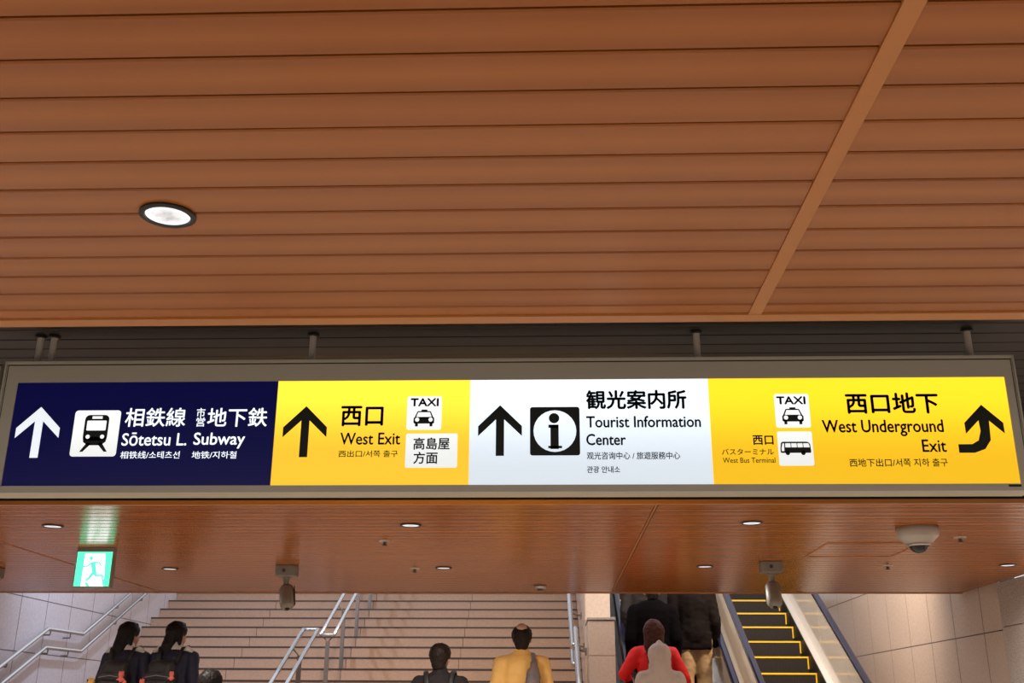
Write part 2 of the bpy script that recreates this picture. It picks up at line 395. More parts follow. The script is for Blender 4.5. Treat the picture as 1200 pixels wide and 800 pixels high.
def rrect(x0, x1, z0, z1, r, n=5):
    out = []
    for (cx, cz, a) in ((x1 - r, z1 - r, 0), (x0 + r, z1 - r, 90), (x0 + r, z0 + r, 180), (x1 - r, z0 + r, 270)):
        for i in range(n + 1):
            t = math.radians(a + 90 * i / n); out.append((cx + r * math.cos(t), cz + r * math.sin(t)))
    return out
def circ(x, z, r, n=28): return [(x + r * math.cos(2 * PI * i / n), z + r * math.sin(2 * PI * i / n)) for i in range(n)]
def unit(box, pts): x0, x1, z0, z1 = box; return [(x0 + (x1 - x0) * u, z0 + (z1 - z0) * v) for u, v in pts]
def urect(box, a, b, c, d, r=0):
    x0, x1, z0, z1 = box; X0, X1, Y0, Y1 = x0 + (x1 - x0) * a, x0 + (x1 - x0) * b, z0 + (z1 - z0) * c, z0 + (z1 - z0) * d
    return rrect(X0, X1, Y0, Y1, r * (x1 - x0), 4) if r else [(X0, Y0), (X1, Y0), (X1, Y1), (X0, Y1)]
def ucirc(box, u, v, r): x0, x1, z0, z1 = box; return circ(x0 + (x1 - x0) * u, z0 + (z1 - z0) * v, r * (x1 - x0))
def mark(name, polys, m, layer=1): return flat(polys, layer).build(name, m, which(polys[0][0][0]))

# arrows
ARR = [(.5, 1), (0, .583), (0, .387), (.407, .717), (.407, 0), (.593, 0), (.593, .717), (1, .387), (1, .583)]
for bx, mm in (((-2.219, -2.0345, 2.5692, 2.7868), 'white_print'), ((-1.0959, -.9139, 2.5679, 2.7847), 'print_black'), ((-.288, -.108, 2.5705, 2.7845), 'print_black')):
    mark('arrow', [unit(bx, ARR)], M[mm])
A = [(1.7619, 2.7765), (1.6844, 2.7008), (1.6851, 2.6551), (1.7423, 2.7108), (1.7446, 2.6668), (1.7315, 2.6276), (1.7045, 2.6122), (1.6487, 2.6118), (1.6480, 2.5768), (1.710, 2.5766), (1.7534, 2.5920), (1.7800, 2.6290), (1.7840, 2.7090), (1.8400, 2.6555), (1.8395, 2.7000)]
mark('arrow', [A], M['print_black'])['label'] = 'black arrow bending up from the left'
# train
T = (-1.9772, -1.7834, 2.5738, 2.7704)
mark('symbol_plate', [urect(T, 0, 1, 0, 1, .07)], M['whitetile'])
mark('train_symbol', [urect(T, .235, .762, .34, .90, .10), unit(T, [(.235, .42), (.762, .42), (.74, .31), (.64, .24), (.36, .24), (.257, .31)]),
      unit(T, [(.20, .10), (.27, .10), (.43, .27), (.34, .30)]), unit(T, [(.80, .10), (.73, .10), (.57, .27), (.66, .30)])], M['print_black'], 2)
mark('train_symbol_light', [urect(T, .29, .71, .56, .775, .02), urect(T, .39, .61, .815, .87), ucirc(T, .342, .425, .045), ucirc(T, .655, .425, .045)], M['whitetile'], 3)
# taxi symbols
def taxi(plate, ic):
    mark('symbol_plate', [rrect(*plate, .009)], M['whitetile'])
    mark('taxi_symbol', [urect(ic, 0, 1, .17, .56, .07), urect(ic, .08, .22, 0, .3, .03), urect(ic, .78, .92, 0, .3, .03),
         unit(ic, [(.10, .50), (.90, .50), (.96, .54), (.83, .90), (.79, .94), (.21, .94), (.17, .90), (.04, .54)]), urect(ic, .37, .66, .88, 1.03, .02)], M['print_black'], 2)
    mark('taxi_symbol_light', [unit(ic, [(.13, .58), (.87, .58), (.78, .86), (.22, .86)]), ucirc(ic, .175, .41, .10), ucirc(ic, .825, .41, .10)], M['whitetile'], 3)
taxi((-.5841, -.4403, 2.6812, 2.8244), (-.5557, -.4698, 2.6953, 2.765)); taxi((.9276, 1.068, 2.6836, 2.8266), (.9547, 1.041, 2.6972, 2.767))
mark('symbol_plate', [rrect(-.5841, -.3718, 2.5223, 2.6652, .007)], M['whitetile'])
# bus
mark('symbol_plate', [rrect(.9283, 1.068, 2.5261, 2.6678, .007)], M['whitetile'])
Bb = (.9372, 1.0595, 2.5691, 2.6248)
mark('bus_symbol', [unit(Bb, [(.0, .22), (.04, .17), (.99, .17), (1.0, .3), (.985, .8), (.94, .95), (.87, 1.0), (.08, 1.0), (.03, .92), (.0, .5)]), ucirc(Bb, .23, .16, .072), ucirc(Bb, .74, .16, .072)], M['print_black'], 2)
mark('bus_symbol_light', [unit(Bb, [(.04, .3), (.12, .3), (.13, .88), (.08, .88), (.035, .5)]), urect(Bb, .165, .34, .58, .88, .01), urect(Bb, .365, .54, .58, .88, .01), urect(Bb, .565, .735, .58, .88, .01), unit(Bb, [(.76, .58), (.96, .58), (.94, .84), (.90, .88), (.76, .88)])], M['whitetile'], 3)
# information
I = (-.0748, .129, 2.5715, 2.7756)
mark('symbol_plate', [urect(I, 0, 1, 0, 1, .05)], M['print_black'])
mark('information_disc', [ucirc(I, .5, .5, .43)], M['white'], 2)
mark('information_letter', [ucirc(I, .485, .765, .105), urect(I, .41, .575, .13, .63), urect(I, .37, .575, .565, .63), urect(I, .365, .64, .145, .195)], M['print_black'], 3)

TEXTS = [
 ('相鉄線', -1.7617, -1.5089, 2.6996, 2.7794, 'w', 1), ('市', -1.4636, -1.428, 2.7387, 2.7785, 'w', .6), ('営', -1.4615, -1.4253, 2.6988, 2.7379, 'w', .6),
 ('地下鉄', -1.4152, -1.166, 2.6981, 2.7777, 'w', 1), ('Sōtetsu L.', -1.7644, -1.4942, 2.6186, 2.6734, 'w', 1), ('Subway', -1.4639, -1.2515, 2.6057, 2.6722, 'w', 1),
 ('相铁线/소테츠선', -1.763, -1.5161, 2.564, 2.5949, 'w', 0.35), ('地铁/지하철', -1.4653, -1.2801, 2.5631, 2.5939, 'w', 0.35),
 ('西口', -.8562, -.6832, 2.6987, 2.782, 'k', 2.0), ('West Exit', -.8548, -.6081, 2.6195, 2.6688, 'k', 1.2), ('西出口/서쪽 출구', -.8584, -.6154, 2.567, 2.5948, 'k', 0.7),
 ('TAXI', -.5687, -.4547, 2.7821, 2.8141, 'k', 4), ('高島屋', -.5518, -.4043, 2.5978, 2.6472, 'k', 1.4), ('方面', -.5497, -.452, 2.5389, 2.5875, 'k', 1.4),
 ('観光案内所', .1587, .5679, 2.7663, 2.8449, 'k', 2.2), ('Tourist Information', .1569, .6221, 2.6877, 2.7346, 'k', 1.8), ('Center', .1555, .3147, 2.6136, 2.6597, 'k', 1.8),
 ('观光咨询中心 / 旅遊服務中心', .156, .5321, 2.5541, 2.5845, 'k', 1.0), ('관광 안내소', .1556, .2879, 2.4991, 2.5261, 'k', 1.2),
 ('TAXI', .9376, 1.0531, 2.783, 2.8139, 'k', 4), ('西口', .8291, .9105, 2.6126, 2.6509, 'k', 2.0), ('バスターミナル', .7011, .9092, 2.5712, 2.5962, 'k', 1.0),
 ('West Bus Terminal', .703, .9129, 2.5379, 2.5593, 'k', .5), ('西口地下', 1.2184, 1.5892, 2.7419, 2.8276, 'k', 2.2), ('West Underground', 1.1133, 1.5973, 2.6461, 2.7138, 'k', 1.3),
 ('Exit', 1.5041, 1.5986, 2.5805, 2.6308, 'k', 1.3), ('西地下出口/서쪽 지하 출구', 1.2077, 1.5961, 2.521, 2.5537, 'k', 0.8)]
tmp = []
for (t, x0, x1, z0, z1, c, bold) in TEXTS:
    cu = bpy.data.curves.new('lettering', 'FONT'); cu.body = t; cu.size = 1; cu.resolution_u = 3
    o = bpy.data.objects.new('t', cu); C.objects.link(o); tmp.append(o)
bpy.context.view_layer.update(); dg = bpy.context.evaluated_depsgraph_get()
for o, (t, x0, x1, z0, z1, c, bold) in zip(tmp, TEXTS):
    me = bpy.data.meshes.new_from_object(o.evaluated_get(dg)); me.name = 'lettering'
    xs = [v.co.x for v in me.vertices]; ys = [v.co.y for v in me.vertices]
    if not xs: continue
    a, b, c0, d = min(xs), max(xs), min(ys), max(ys); lay_y = SY + .003 - .0022
    for v in me.vertices:
        v.co = Vector((x0 + (v.co.x - a) / (b - a) * (x1 - x0) - SO.x, lay_y - SO.y, z0 + (v.co.y - c0) / (d - c0) * (z1 - z0) - SO.z))
    if bold:                                             # heavier strokes: the same outline struck again a hair to each side
        bm = bmesh.new(); dd = .0011 * bold * min(1, (z1 - z0) / .075)
        for (ox, oz) in ((dd, 0), (-dd, 0), (0, dd), (0, -dd)):
            n_ = len(bm.verts); bm.from_mesh(me); bm.verts.ensure_lookup_table()
            for v in bm.verts[n_:]: v.co.x += ox; v.co.z += oz
        bm.to_mesh(me); bm.free()
    me.materials.clear(); me.materials.append(M['white_print' if c == 'w' else 'print_black'])
    link('lettering', me, None, which(x0))
for o in tmp: cu = o.data; bpy.data.objects.remove(o); bpy.data.curves.remove(cu)
rel(MB().box(1.822, 1.872, SY - .001, SY, EYE + .853, EYE + .862)).build('maker_plate', M['black'], sign)
# neighbouring sign at the left edge
s2 = empty('blank_sign', (-3.3, SY, FZ0), 'grey framed sign box just cut by the left edge, left of the navy panel', 'sign')
MB().box(-1.0, .972, 0, .12, 0, FZ1 - FZ0).build('frame', M['frame'], s2)
MB().box(-.95, .93, -.004, 0, .03, FZ1 - FZ0 - .04).build('panel', M['navy'], s2)
MB().box(-1.0, .976, -.005, .0, FZ1 - FZ0 - .014, FZ1 - FZ0 - .009).box(.96, .963, -.001, 0, .0, FZ1 - FZ0 - .014).build('groove', M['black'], s2)
# suspension rods
for x, lab in ((-2.208, 'pale hanging rod at the left end of the sign, left of a close pair'), (-2.148, 'pale hanging rod at the left end of the sign, right of a close pair'), (-1.012, 'pale hanging rod above the first yellow panel'), (.634, 'pale hanging rod above the joint of white panel and second yellow panel'), (1.7735, 'pale hanging rod near the right end of the sign')):
    r = empty('hanging_rod', (x, 4.265, FZ1 - .01), lab, 'rod')
    MB().lathe([(.014, 0), (.014, SZ - FZ1 - .001)], 20).build('rod', M['rod'], r, smooth=False)
    MB().lathe([(.025, SZ - FZ1), (.025, SZ - FZ1 + .008), (.013, SZ - FZ1 + .009)], 20).build('collar', M['black'], r)

# ------------------------------------------------------------------ exit sign
EXX0, EXX1, EZ0, EZ1, EY = -3.357, -3.106, EYE + .828, EYE + 1.068, 7.49
ex = empty('exit_sign', ((EXX0 + EXX1) / 2, EY, CEIL), 'green and white backlit exit sign with a running figure hanging from the far ceiling', 'sign')
EO = Vector(ex.location)
def erel(mb): mb.v = [(x - EO.x, y - EO.y, z - EO.z) for (x, y, z) in mb.v]; return mb
erel(MB().box(EXX0 - .008, EXX1 + .008, EY, EY + .055, EZ0 - .008, CEIL)).build('housing', M['camgrey'], ex)
exf = erel(MB().box(EXX0, EXX1, EY - .003, EY + .001, EZ0, EZ1)).build('face', M['exitgreen'], ex)
E_ = (EXX0, EXX1, EZ0, EZ1)
def emark(name, polys, m, layer):
    mb = MB()
    for P in polys: mb.prism(P, 'y', EY - .003 - layer * .0008, EY - .003 - layer * .0008 + .0007)
    return erel(mb).build(name, m, exf)
emark('doorway', [unit(E_, [(.21, 0.0), (.86, 0), (.83, .5), (.80, .94), (.22, .94)])], M['exitwhite'], 1)
def bar(p, q, w0, w1):
    (a, b), (c, d) = p, q; L = math.hypot(c - a, d - b); nx, ny = -(d - b) / L, (c - a) / L
    return [(a + nx * w0, b + ny * w0), (a - nx * w0, b - ny * w0), (c - nx * w1, d - ny * w1), (c + nx * w1, d + ny * w1)]
fig = [ucirc(E_, .41, .81, .055)] + [unit(E_, bar(*q)) for q in (((.47, .70), (.55, .40), .07, .06), ((.46, .68), (.30, .56), .025, .022), ((.30, .56), (.20, .57), .022, .02), ((.49, .69), (.66, .68), .03, .022), ((.66, .68), (.73, .57), .022, .02),
      ((.54, .42), (.40, .20), .05, .035), ((.40, .22), (.33, .16), .035, .03), ((.56, .42), (.60, .30), .05, .035), ((.58, .31), (.80, .31), .03, .025), ((.80, .31), (.80, .2), .03, .02))]
fig.append(unit(E_, [(.36, .0), (.47, .0), (.38, .12), (.32, .10)])); fig.append(unit(E_, [(.78, .22), (.86, .2), (.86, 0), (.84, 0)]))
emark('running_figure', fig, M['exitgreen'], 2)

# ------------------------------------------------------------------ cameras, sensors, hatch
def bullet(x, y, lab, tilt, pan_, side, vis=-90):
    r = empty('bullet_camera', (x, y, CEIL), lab, 'camera')
    link('mount_box', bevbox(.165, .12, .085, .006), M['camgrey'], r, (0, 0, -.0425))
    MB().lathe([(.014, 0), (.014, .003)], 14, Matrix.Translation((-.01, -.0635, -.042)) @ Matrix.Rotation(PI / 2, 4, 'X')).build('screw_cover', M['camdark'], r)
    MB().lathe([(.034, -.085), (.032, -.10), (.024, -.105), (.022, -.165), (.028, -.17), (.026, -.20), (.01, -.205)], 20).build('arm', M['camgrey'], r)
    R = Matrix.Translation((side * .012, -.01, -.195)) @ Matrix.Rotation(pan_, 4, 'Z') @ Matrix.Rotation(tilt, 4, 'X')
    b = MB().lathe([(.012, -.045), (.045, -.035), (.057, -.01), (.058, .10), (.054, .135), (.040, .155), (.012, .162)], 28, R).build('housing', M['camgrey'], r, smooth=True)
    v = MB()
    n = 14; prof = []
    for i in range(n + 1):
        t = math.radians(vis - 65 + 130 * i / n); prof.append((.066 * math.cos(t), .066 * math.sin(t)))
    for i in range(n, -1, -1):
        t = math.radians(vis - 65 + 130 * i / n); prof.append((.062 * math.cos(t), .062 * math.sin(t)))
    v.prism(prof, 'z', -.03, .12); v.v = [tuple(R @ Vector(p)) for p in v.v]
    v.build('visor', M['camdark'], r)
    MB().lathe([(.018, .158), (.018, .165), (.005, .167)], 20, R).build('lens', M['smoked'], r)
    return r
bullet(-2.095, 8.50, 'grey bullet camera hanging from the far ceiling over the stair handrail', math.radians(155), math.radians(25), 1, -30)
bullet(1.696, 8.26, 'grey bullet camera hanging over the top steps of the right escalator', math.radians(158), math.radians(-4), 0)
bullet(-4.56, 8.62, 'grey bullet camera cut off by the left edge, above the wall handrail', math.radians(150), math.radians(35), 1)
d = empty('dome_camera', (2.293, 6.68, CEIL), 'white dome security camera with smoked bubble on the far ceiling at the right', 'camera')
MB().lathe([(.128, 0), (.129, -.03), (.124, -.058), (.112, -.066), (.085, -.092), (.066, -.104), (.05, -.106)], 40).build('shell', M['domewhite'], d, smooth=True)
MB().lathe([(.060, -.104), (.058, -.118), (.050, -.135), (.036, -.149), (.018, -.157), (.004, -.159)], 32).build('bubble', M['smoked'], d, smooth=True)
MB().lathe([(.066, -.098), (.074, -.108), (.068, -.117), (.055, -.108)], 32).build('bezel', M['dot'], d, smooth=True)
for x, y, lab in ((-1.12, 7.21, 'small silver sprinkler head below the first yellow panel, in the nearer sensor row'), (-1.092, 8.66, 'small silver sprinkler head left of the downlight over the man in dark jacket'), (2.70, 7.07, 'small silver sprinkler head right of the dome camera'), (2.648, 8.48, 'small silver sprinkler head below the dome camera')):
    r = empty('sprinkler_head', (x, y, CEIL), lab, 'sprinkler')
    MB().lathe([(.042, 0), (.04, -.005), (.02, -.008)], 24).build('flange', M['dot'], r)
    MB().lathe([(.012, -.008), (.010, -.022), (.02, -.026), (.018, -.03), (.004, -.032)], 16).build('nozzle', M['camdark'], r)
r = empty('smoke_detector', (-.084, 9.88, CEIL), 'round grey smoke detector at the far edge of the wooden ceiling above the stairs', 'detector')
MB().lathe([(.06, 0), (.06, -.018), (.045, -.03), (.02, -.034)], 28).build('base', M['dot'], r, smooth=True)
MB().lathe([(.028, -.030), (.026, -.044), (.006, -.046)], 20).build('cap', M['camdark'], r)
r = empty('ceiling_hatch', (2.21, 7.64, CEIL), 'square access hatch outlined in the far ceiling beside the dome camera', 'hatch')
for (a, b, c, e_) in ((-.32, .32, -.34, -.325), (-.32, .32, .325, .34), (-.32, -.305, -.325, .325), (.305, .32, -.325, .325)):
    MB().box(a, b, c, e_, -.004, .002).build('trim', M['woodtrim'], r)

# ------------------------------------------------------------------ staircase
RI, TR = .15, .32
st = empty('staircase', (-2.65, 8.6, 0), 'wide tan stone staircase with dark step edges rising beyond the far ceiling', 'stairs')
SB = Vector(st.location); SXL, SXR = XL, .40
cols = [SXL, -4.07, -2.62, -1.17, SXR]
noses = []
for j in range(11): noses.append((12.10 - TR * (10 - j), RI * (j + 1)))          # lower flight, eleventh reaches the landing
for k in range(-1, 11): noses.append((13.44 + TR * k, 1.65 + RI * (k + 2)))        # upper flight
rcache = {}; 
for i, (Y, z) in enumerate(noses):
    nxt = noses[i + 1][0] if i + 1 < len(noses) else Y + 1.2
    MB().box(SXL + .002 - SB.x, SXR - .002 - SB.x, Y - .012 - SB.y, Y + .03 - SB.y, z - .017, z).build('step_edge', M['nosing'], st)
    for a, b in zip(cols[:-1], cols[1:]):
        L = b - a - .006
        key = (a,)
        if key not in rcache:
            me = MB().box(-L / 2, L / 2, 0, .03, -RI, -.018).mesh('riser_slab'); me.materials.append(M['stone']); rcache[key] = me
        link('riser_slab', rcache[key], None, st, ((a + b) / 2 - SB.x, Y - SB.y, z))
        key = (a, round(nxt - Y, 3))
        if key not in rcache:
            me = MB().box(-L / 2, L / 2, .031, nxt - Y + .03, -.022, -.001).mesh('tread_slab'); me.materials.append(M['stone']); rcache[key] = me
        link('tread_slab', rcache[key], None, st, ((a + b) / 2 - SB.x, Y - SB.y, z))
# solid body beneath
prof = [(noses[0][0] + .035, 0)]
for i, (Y, z) in enumerate(noses): prof += [(Y + .035, z - .024)]; prof += [((noses[i + 1][0] if i + 1 < len(noses) else Y + 1.2) + .035, z - .024)]
prof += [(noses[-1][0] + 1.235, 0)]
mb = MB(); mb.prism([(y - SB.y, z) for y, z in prof], 'x', SXL + .002 - SB.x, SXR - .002 - SB.x); mb.build('core', M['grout'], st)

# wall between stairs and escalator: pier face with coping, taller wall behind
dv = struct('wall_divider', MB().box(.42, .68, 12.42, 17.6, 0, EYE + 2.6), M['grout'])
for a, b in ((0, .55), (.55, 1.35), (1.35, EYE + .57), (EYE + .57, EYE + .93)):
    link('tile', bevbox(.28, .78, b - a - .006, .002), M['tile'], dv, (.55, 12.0, (a + b) / 2))
link('coping', bevbox(.30, .80, .03, .004), M['granite'], dv, (.55, 12.0, EYE + .95))
for a, b in ((EYE + .9, EYE + 1.6), (EYE + 1.6, EYE + 2.3)):
    link('tile', bevbox(.28, .02, b - a - .006, .002), M['tile'], dv, (.55, 12.41, (a + b) / 2))
for i in range(7):
    for j in range(4):
        link('tile', bevbox(.018, .712, .694, .002) if (i + j) == 0 else bpy.data.meshes['dvt'], M['tile'], dv, (.411, 12.79 + .72 * i, EYE - .05 + .7 * j))
        if (i + j) == 0: dv.children[-1].data.name = 'dvt'
struct('wall_stringer', MB().prism([(8.5, 0), (11.6, 0), (11.6, 1.55), (8.5, .12)], 'x', .42, .68), M['tile'])

# ------------------------------------------------------------------ stair handrails
def nose_lo(y): return 1.65 + (y - 12.10) * RI / TR - 0
def nose_up(y): return 1.95 + (y - 13.44) * RI / TR
HR = .84
def rail_path(x, dz, ext=False):
    return [(x, 9.0, nose_lo(9.0) + HR + dz), (x, 12.0, nose_lo(12.0) + HR + dz), (x, 12.93, EYE + .865 + dz), (x, 16.8, EYE + .865 + dz + 3.87 * RI / TR)]
wr = empty('wall_handrail', (XL + .09, 9.0, 0), 'double stainless steel handrail on the left tiled wall', 'handrail')
WO = Vector(wr.location)
for dz, ln_ in ((0.0, 'handrail'), (-.2, 'handrail')):
    P = [tuple(Vector(p) - WO) for p in rail_path(XL + .09, dz)]
    MB().tube(P, 0.022, 14).build('rail', M['steel'], wr, smooth=True)
    for y in (10.2, 11.2, 12.08, 12.6, 13.9, 14.7, 15.6):
        z = (nose_lo(y) + HR if y < 12 else EYE + .86 if y < 12.95 else EYE + .865 + (y - 12.93) * RI / TR) + dz
        MB().tube([tuple(Vector((XL + .09, y, z - .015)) - WO), tuple(Vector((XL + .085, y, z - .06)) - WO), tuple(Vector((XL + .005, y, z - .06)) - WO)], .009, 8).build('bracket', M['darksteel'], wr)
rr = empty('side_handrail', (.29, 9.0, 0), 'stainless steel handrail on brackets at the right side of the stairs', 'handrail')
RO = Vector(rr.location)
for dz in (0.0, -.2):
    lo = [(.285, 9.0, nose_lo(9.0) + HR + dz), (.285, 12.05, nose_lo(12.05) + HR + dz)]
    up = [(.262, 11.9, EYE + .70 + dz), (.262, 12.5, EYE + .70 + dz), (.262, 16.8, EYE + .70 + dz + 4.3 * RI / TR)]
    MB().tube([tuple(Vector(p) - RO) for p in lo], .024, 14).build('rail', M['steel'], rr, smooth=True)
    MB().tube([tuple(Vector(p) - RO) for p in up], .024, 14).build('rail', M['steel'], rr, smooth=True)
for y in (12.0, 12.7, 13.6, 14.6, 15.6):
    z = EYE + .66 + max(0, (y - 12.5)) * RI / TR
    MB().tube([tuple(Vector((.28, y, z)) - RO), tuple(Vector((.40, y, z - .03)) - RO)], .012, 8).box(.385 - RO.x, .402 - RO.x, y - .03 - RO.y, y + .03 - RO.y, z - .07, z + .01).build('bracket', M['darksteel'], rr)

def centre_rail(y_a, y_b, zfun, posts, lab, conn_y, base):
    root = empty('centre_handrail', (-2.645, posts[0], base(posts[0])), lab, 'handrail'); O = Vector(root.location)
    for x in (-2.725, -2.565):
        MB().tube([tuple(Vector((x, y_a, zfun(y_a))) - O), tuple(Vector((x, y_b, zfun(y_b))) - O)], .021, 14).build('rail', M['steel'], root, smooth=True)
    MB().tube([tuple(Vector((-2.725, conn_y, zfun(conn_y))) - O), tuple(Vector((-2.565, conn_y, zfun(conn_y))) - O)], .019, 12).build('end_bar', M['steel'], root, smooth=True)
    for y in posts:
        zt = zfun(y); zb = base(y)
        MB().box(-.024, .024, y - .012 - O.y, y + .012 - O.y, zb - O.z, zt - .09 - O.z).build('post', M['darksteel'], root)
        m = MB().tube([(-.08, y - O.y, zt - .01 - O.z), (0, y - O.y, zt - .10 - O.z), (.08, y - O.y, zt - .01 - O.z)], .010, 8); m.build('fork', M['darksteel'], root)
    return root
def tread_z(y):
    z = 0
    for (Y, zz) in noses:
        if y >= Y: z = zz
    return z
centre_rail(9.3, 12.0, lambda y: nose_lo(y) + HR, (9.7, 10.6, 11.55), 'nearer pair of stainless steel rails in the middle of the stairs', 12.0, tread_z)
centre_rail(12.93, 16.9, lambda y: EYE + .865 + (y - 12.93) * RI / TR, (12.97, 13.88, 14.85, 15.85), 'farther pair of stainless steel rails in the middle of the stairs', 12.93, tread_z)

# ------------------------------------------------------------------ escalators
def en(y): return EYE + .45 + .577 * (y - 13.1)
EY0, EY1 = 9.85, 17.6
def escalator(x, label):
    """x: centre line; built in local coordinates from its foot at y=9.2."""
    root = empty('escalator', (x, 9.2, 0), label, 'escalator'); oy = 9.2
    hw = .435
    sm_ = MB().box(-hw, hw, .0, .012, -.20, -.004).box(-hw, hw, .0, .40, -.012, -.001)
    for i in range(29):
        xx = -hw + .015 + i * .03; sm_.box(xx, xx + .012, -.006, 0, -.195, -.018); sm_.box(xx, xx + .012, .02, .37, -.001, .005)
    sme = sm_.mesh('step'); sme.materials.append(M['step'])
    ym = MB().box(-hw, hw, -.010, .022, -.014, .006).mesh('yellow_edge'); ym.materials.append(M['stepyellow'])
    ys_ = MB().box(-.0075, .0075, -.009, 0, -.14, -.015).mesh('yellow_side'); ys_.materials.append(M['stepyellow'])
    for k in range(-9, 12):
        y = 13.1 + .35 * k; z = max(en(y), .03)
        s = link('step', sme, None, root, (0, y - oy, z)); link('yellow_edge', ym, None, s); link('yellow_side', ys_, None, s, (hw - .0085, 0, 0)); link('yellow_side', ys_, None, s, (-hw + .0085, 0, 0))
    for s in (-1, 1):
        def slab(name, xa, xb, ha, hb, m, y_a=EY0, y_b=EY1, smooth=False, parent=root):
            xa, xb = sorted((s * xa, s * xb))
            return MB().prism([(y_a - oy, en(y_a) + ha), (y_b - oy, en(y_b) + ha), (y_b - oy, en(y_b) + hb), (y_a - oy, en(y_a) + hb)], 'x', xa, xb).build(name, m, parent)
        slab('skirt', .438, .448, -.30, .10, M['black'])
        slab('deck', .448, .53, .09, .11, M['satin'])
        y = EY0
        while y < EY1 - .05:
            y2 = min(y + 1.1, EY1); slab('balustrade_panel', .525, .550, .11, .775, M['cream'], y + .003, y2 - .003); y = y2
        slab('rail_track', .520, .562, .775, .795, M['satin'])
        slab('outer_deck', .55, .615, .06, .10, M['satin'])
        slab('outer_cladding', .60, .612, -1.4, .07, M['cream'])
        pr = [( -.040, -.006), (-.036, .018), (-.020, .030), (.020, .030), (.036, .018), (.040, -.006), (.030, -.016), (-.030, -.016)]
        pts = [(9.25, .98), (9.05, .93), (8.97, .80), (9.05, .66), (9.25, .62)]
        mbh = MB(); path = [(9.25, .62), (9.08, .64), (8.98, .72), (8.96, .83), (9.02, .94), (9.14, 1.0), (9.45, 1.01), (9.75, 1.06), (10.1, en(10.1) + .82), (EY1, en(EY1) + .82)]
        n0 = 0; K = len(pr)
        for i, (py, pz) in enumerate(path):
            a = path[max(0, i - 1)]; b = path[min(len(path) - 1, i + 1)]; L = math.hypot(b[0] - a[0], b[1] - a[1]); ty, tz = (b[0] - a[0]) / L, (b[1] - a[1]) / L
            for (u, v) in pr: mbh.v.append((s * .54 + u, py - oy - tz * v, pz + ty * v))
        for i in range(len(path) - 1):
            for q in range(K): mbh.f.append((i * K + q, i * K + (q + 1) % K, (i + 1) * K + (q + 1) % K, (i + 1) * K + q))
        mbh.f.append(tuple(range(K))); mbh.f.append(tuple((len(path) - 1) * K + q for q in reversed(range(K))))
        mbh.build('handrail', M['rail'], root)
        MB().prism([(9.0 - oy, 0), (EY0 - oy, 0), (EY0 - oy, en(EY0) + .78), (9.6 - oy, .96), (9.05 - oy, .94), (9.0 - oy, .8)], 'x', *sorted((s * .525, s * .55))).build('newel_panel', M['cream'], root)
    MB().box(-.52, .52, -.35, .72, 0, .025).build('landing_plate', M['steel'], root)
    MB().prism([(.7, 0.0), (EY1 - oy, 0), (EY1 - oy, en(EY1) - .32), (.9, .0)], 'x', -.6, .6).build('truss', M['black'], root)
    return root
e1 = escalator(1.355, 'left escalator full of riders, beside the stairs')
e2 = copy_tree(e1); e2.location.x = 2.695; e2['label'] = 'right escalator with empty yellow-edged steps, beside the pale tiled wall'

# unseen fill lamps added to brighten the stairwell, hung from an added bar
def stair_fill(x, y, z, aim, label, watts, col, size=110):
    r = empty('stairwell_fill_lamp', (x, y, z), label, 'fill lamp', 'added stairwell fill lamps above the view')
    MB().lathe([(.05, .12), (.06, .12), (.07, 0), (.06, -.005)], 20).build('can', M['camgrey'], r)
    ld = bpy.data.lights.new('beam', 'SPOT'); ld.energy = watts; ld.spot_size = math.radians(size); ld.spot_blend = .8; ld.color = col; ld.shadow_soft_size = .06
    lo = bpy.data.objects.new('bulb', ld); C.objects.link(lo); lo.parent = r; lo.location = (0, 0, -.03)
    dv_ = Vector(aim) - Vector((x, y, z)); lo.rotation_euler = dv_.to_track_quat('-Z', 'Y').to_euler()
struct('added_light_bar', MB().box(XL, XR, 10.80, 10.88, 4.52, 4.60), M['darksteel'])  # bar added out of sight to carry the fill lamps
for i, (x, what) in enumerate(((-4.4, 'nearest the left wall'), (-2.3, 'over the centre handrail'), (-.3, 'over the right side of the stairs'), (2.0, 'over the left escalator'), (3.1, 'nearest the right wall'))):
    stair_fill(x, 10.84, 4.40, (x, 14.0, 2.3), 'stairwell spotlight added unseen above the view, ' + what, STAIR_FILL_W * (1.5, .85, .85, 1.0, 2.3)[i], ((.62, .76, 1), (1, .84, .68), (1, .84, .68), (1, .84, .68), (1, .80, .62))[i], 125)  # bluish left lamp stands in for daylight from above
# ------------------------------------------------------------------ people
SKIN = mat('skin', (0.52, 0.30, 0.20), .55)
SKIN2 = mat('scalp', (0.60, 0.38, 0.26), .4)
HAIR_BLACK = mat('black hair', (0.014, 0.010, 0.009), .55, var=.5, vscale=(160, 160, 12), spec=.2)
HAIR_BROWN = mat('dark reddish brown hair', (0.085, 0.022, 0.016), .55, var=.5, vscale=(160, 160, 12), spec=.2)
HAIR_DARK = mat('dark brown hair', (0.026, 0.016, 0.011), .55, var=.5, vscale=(160, 160, 20), spec=.2)
EYE_W = mat('eye white', (0.8, 0.78, 0.75), .3)

